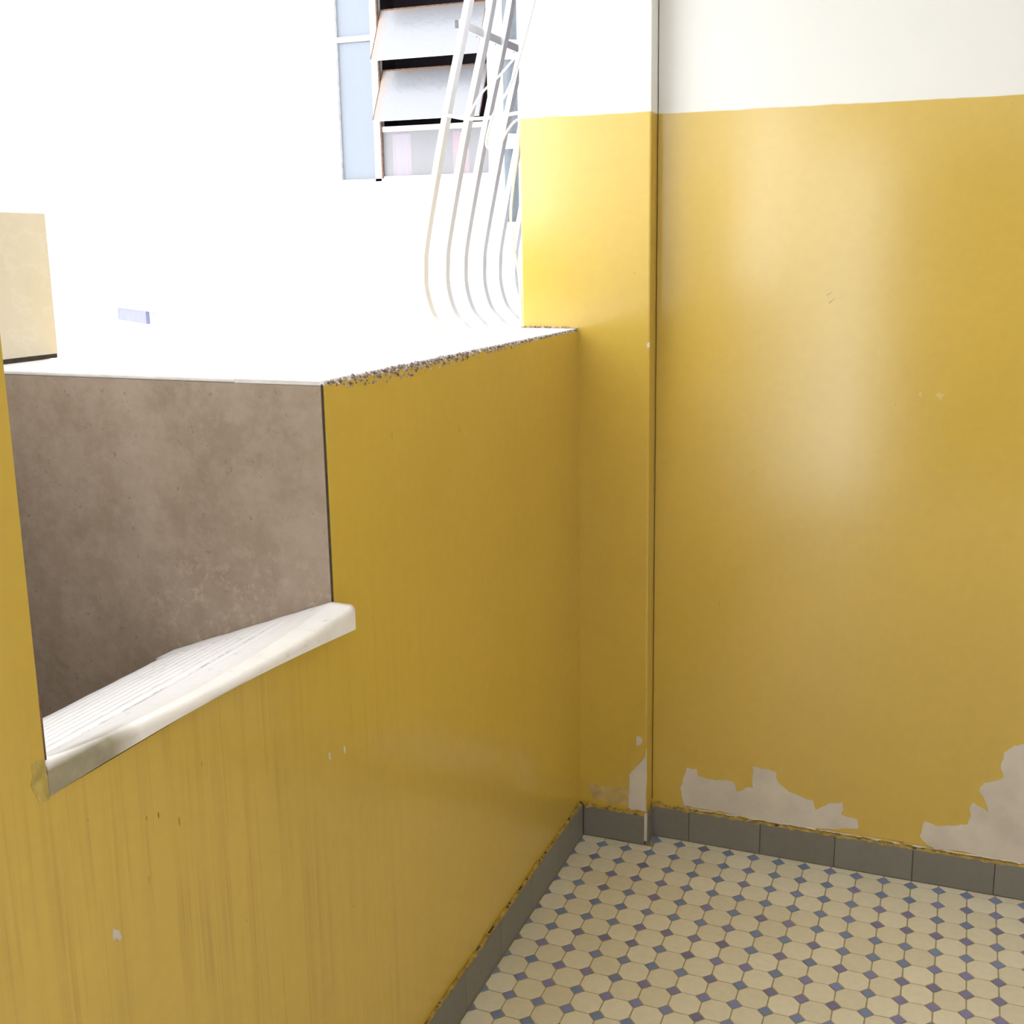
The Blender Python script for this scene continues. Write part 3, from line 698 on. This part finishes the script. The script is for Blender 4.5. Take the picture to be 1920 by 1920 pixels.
def cloth(x0, x1, m, label, group=None):
    V, Fc = [], []; nx = 8; zs = (1.80, 1.9, 2.0, 2.05)
    for z in zs:
        for i in range(nx + 1):
            x = x0 + (x1 - x0) * i / nx; V.append((x, YF + 0.045 + 0.008 * math.sin(i * 2.1), z))
    for i in range(nx + 1): pass
    for r in range(len(zs) - 1):
        for i in range(nx): a = r * (nx + 1) + i; Fc.append((a, a + 1, a + nx + 2, a + nx + 1))
    o = mk('hanging_cloth', V, Fc, m)
    sm = o.modifiers.new('thickness', 'SOLIDIFY'); sm.thickness = 0.004
    tag(o, label, 'cloth')
cloth(-2.285, -2.20, M_PINK, 'pink cloth behind the lower pane, between the grille bars')
cloth(-2.60, -2.50, M_LILAC, 'pale lilac cloth behind the left of the lower pane')

# grey downpipe in the corner behind the grille
pipe = empty('downpipe', (-1.93, D - 0.06, -1.0), 'grey downpipe with white couplings on the wall past the grille', 'pipe')
tube('pipe', [(-1.935, D - 0.055, z) for z in (1.56, 2, 3, 4)], 0.032, M_PIPE, pipe, 14)
tube('lower_pipe', [(-1.935, D - 0.055, z) for z in (-4, 0, 1.56)], 0.036, M_COUP, pipe, 14)['label'] = 'white lower length of the downpipe'
for z0, z1 in ((1.945, 2.008), (1.545, 1.63), (2.32, 2.40)):
    tube('coupling', [(-1.935, D - 0.055, z0), (-1.935, D - 0.055, z1)], 0.042, M_COUP, pipe, 14)

# window guard: bellied square bars on the facade beyond the pilaster
guard = empty('window_grille', (XO, 3.3, 1.2), 'white bellied iron window guard fixed beyond the pilaster', 'window guard')
BP = [(-1.17, 2.50), (-1.20, 2.30), (-1.230, 2.129), (-1.301, 1.853), (-1.371, 1.547), (-1.382, 1.462), (-1.381, 1.398), (-1.362, 1.334), (-1.331, 1.298), (-1.300, 1.274), (-1.20, 1.235), (-1.10, 1.225), (-1.021, 1.225)]
BP = [(-1.021, 2.62), (-1.10, 2.60), (-1.15, 2.56)] + BP
for k, y in enumerate((2.75, 2.886, 3.009, 3.144, 3.268, 3.401, 3.53, 3.66)):
    pts = spline([(x, y, z) for x, z in BP], 5)
    b = tube('bar', pts, 0.0078, M_BAR, guard, square=True, deep=1.7)
def flat(name, x, z, y0, y1, hh=0.011, tt=0.004):
    return box(name, x - tt, x + tt, y0, y1, z - hh, z + hh, M_BAR, guard, bevel=0.001)
flat('cross_bar', -1.250, 2.070, 2.735, 3.68)
flat('cross_bar', -1.06, 2.61, 2.735, 3.68)
flat('cross_bar', -1.10, 1.228, 2.735, 3.68)
for y in (2.735, 2.866, 2.990, 3.125):
    box('rivet', -1.263, -1.255, y - 0.004, y + 0.0, 2.060, 2.080, M_BOLT, guard)
tube('tie_rod', spline([(-1.305, 2.738, 1.852), (-1.25, 2.738, 1.840), (-1.203, 2.74, 1.837), (-1.15, 2.74, 1.840), (-1.092, 2.74, 1.846), (-1.021, 2.755, 1.85)]), 0.0045, M_BAR, guard)

cb = tube('cable', spline([(-0.90, 2.528, 2.30), (-0.967, 2.528, 2.065), (-1.006, 2.53, 1.946), (-1.035, 2.53, 1.876), (-1.076, 2.53, 1.818), (-1.095, 2.53, 1.758), (-1.087, 2.53, 1.742), (-1.064, 2.53, 1.745), (-1.043, 2.535, 1.78), (-1.030, 2.56, 1.806), (-1.024, 2.60, 1.806)]), 0.0032, M_CABLE)
tag(cb, 'loose white cable drooping in a loop beside the pilaster edge', 'cable')
cb2 = tube('cable', spline([(-1.021, 2.72, 2.05), (-1.075, 2.715, 1.994), (-1.13, 2.715, 1.94), (-1.194, 2.715, 1.886), (-1.245, 2.72, 1.80), (-1.255, 2.725, 1.74)]), 0.0028, M_CABLE)
tag(cb2, 'thin straight white cable slanting across the grille bars', 'cable')
cb3 = tube('cable', spline([(-1.022, 2.56, 1.80), (-1.026, 2.56, 1.74), (-1.040, 2.56, 1.66), (-1.048, 2.56, 1.58), (-1.040, 2.56, 1.50), (-1.028, 2.56, 1.44), (-1.024, 2.56, 1.33)]), 0.0035, M_CABLE)
tag(cb3, 'white cable hanging down along the outer pilaster edge to the parapet', 'cable')
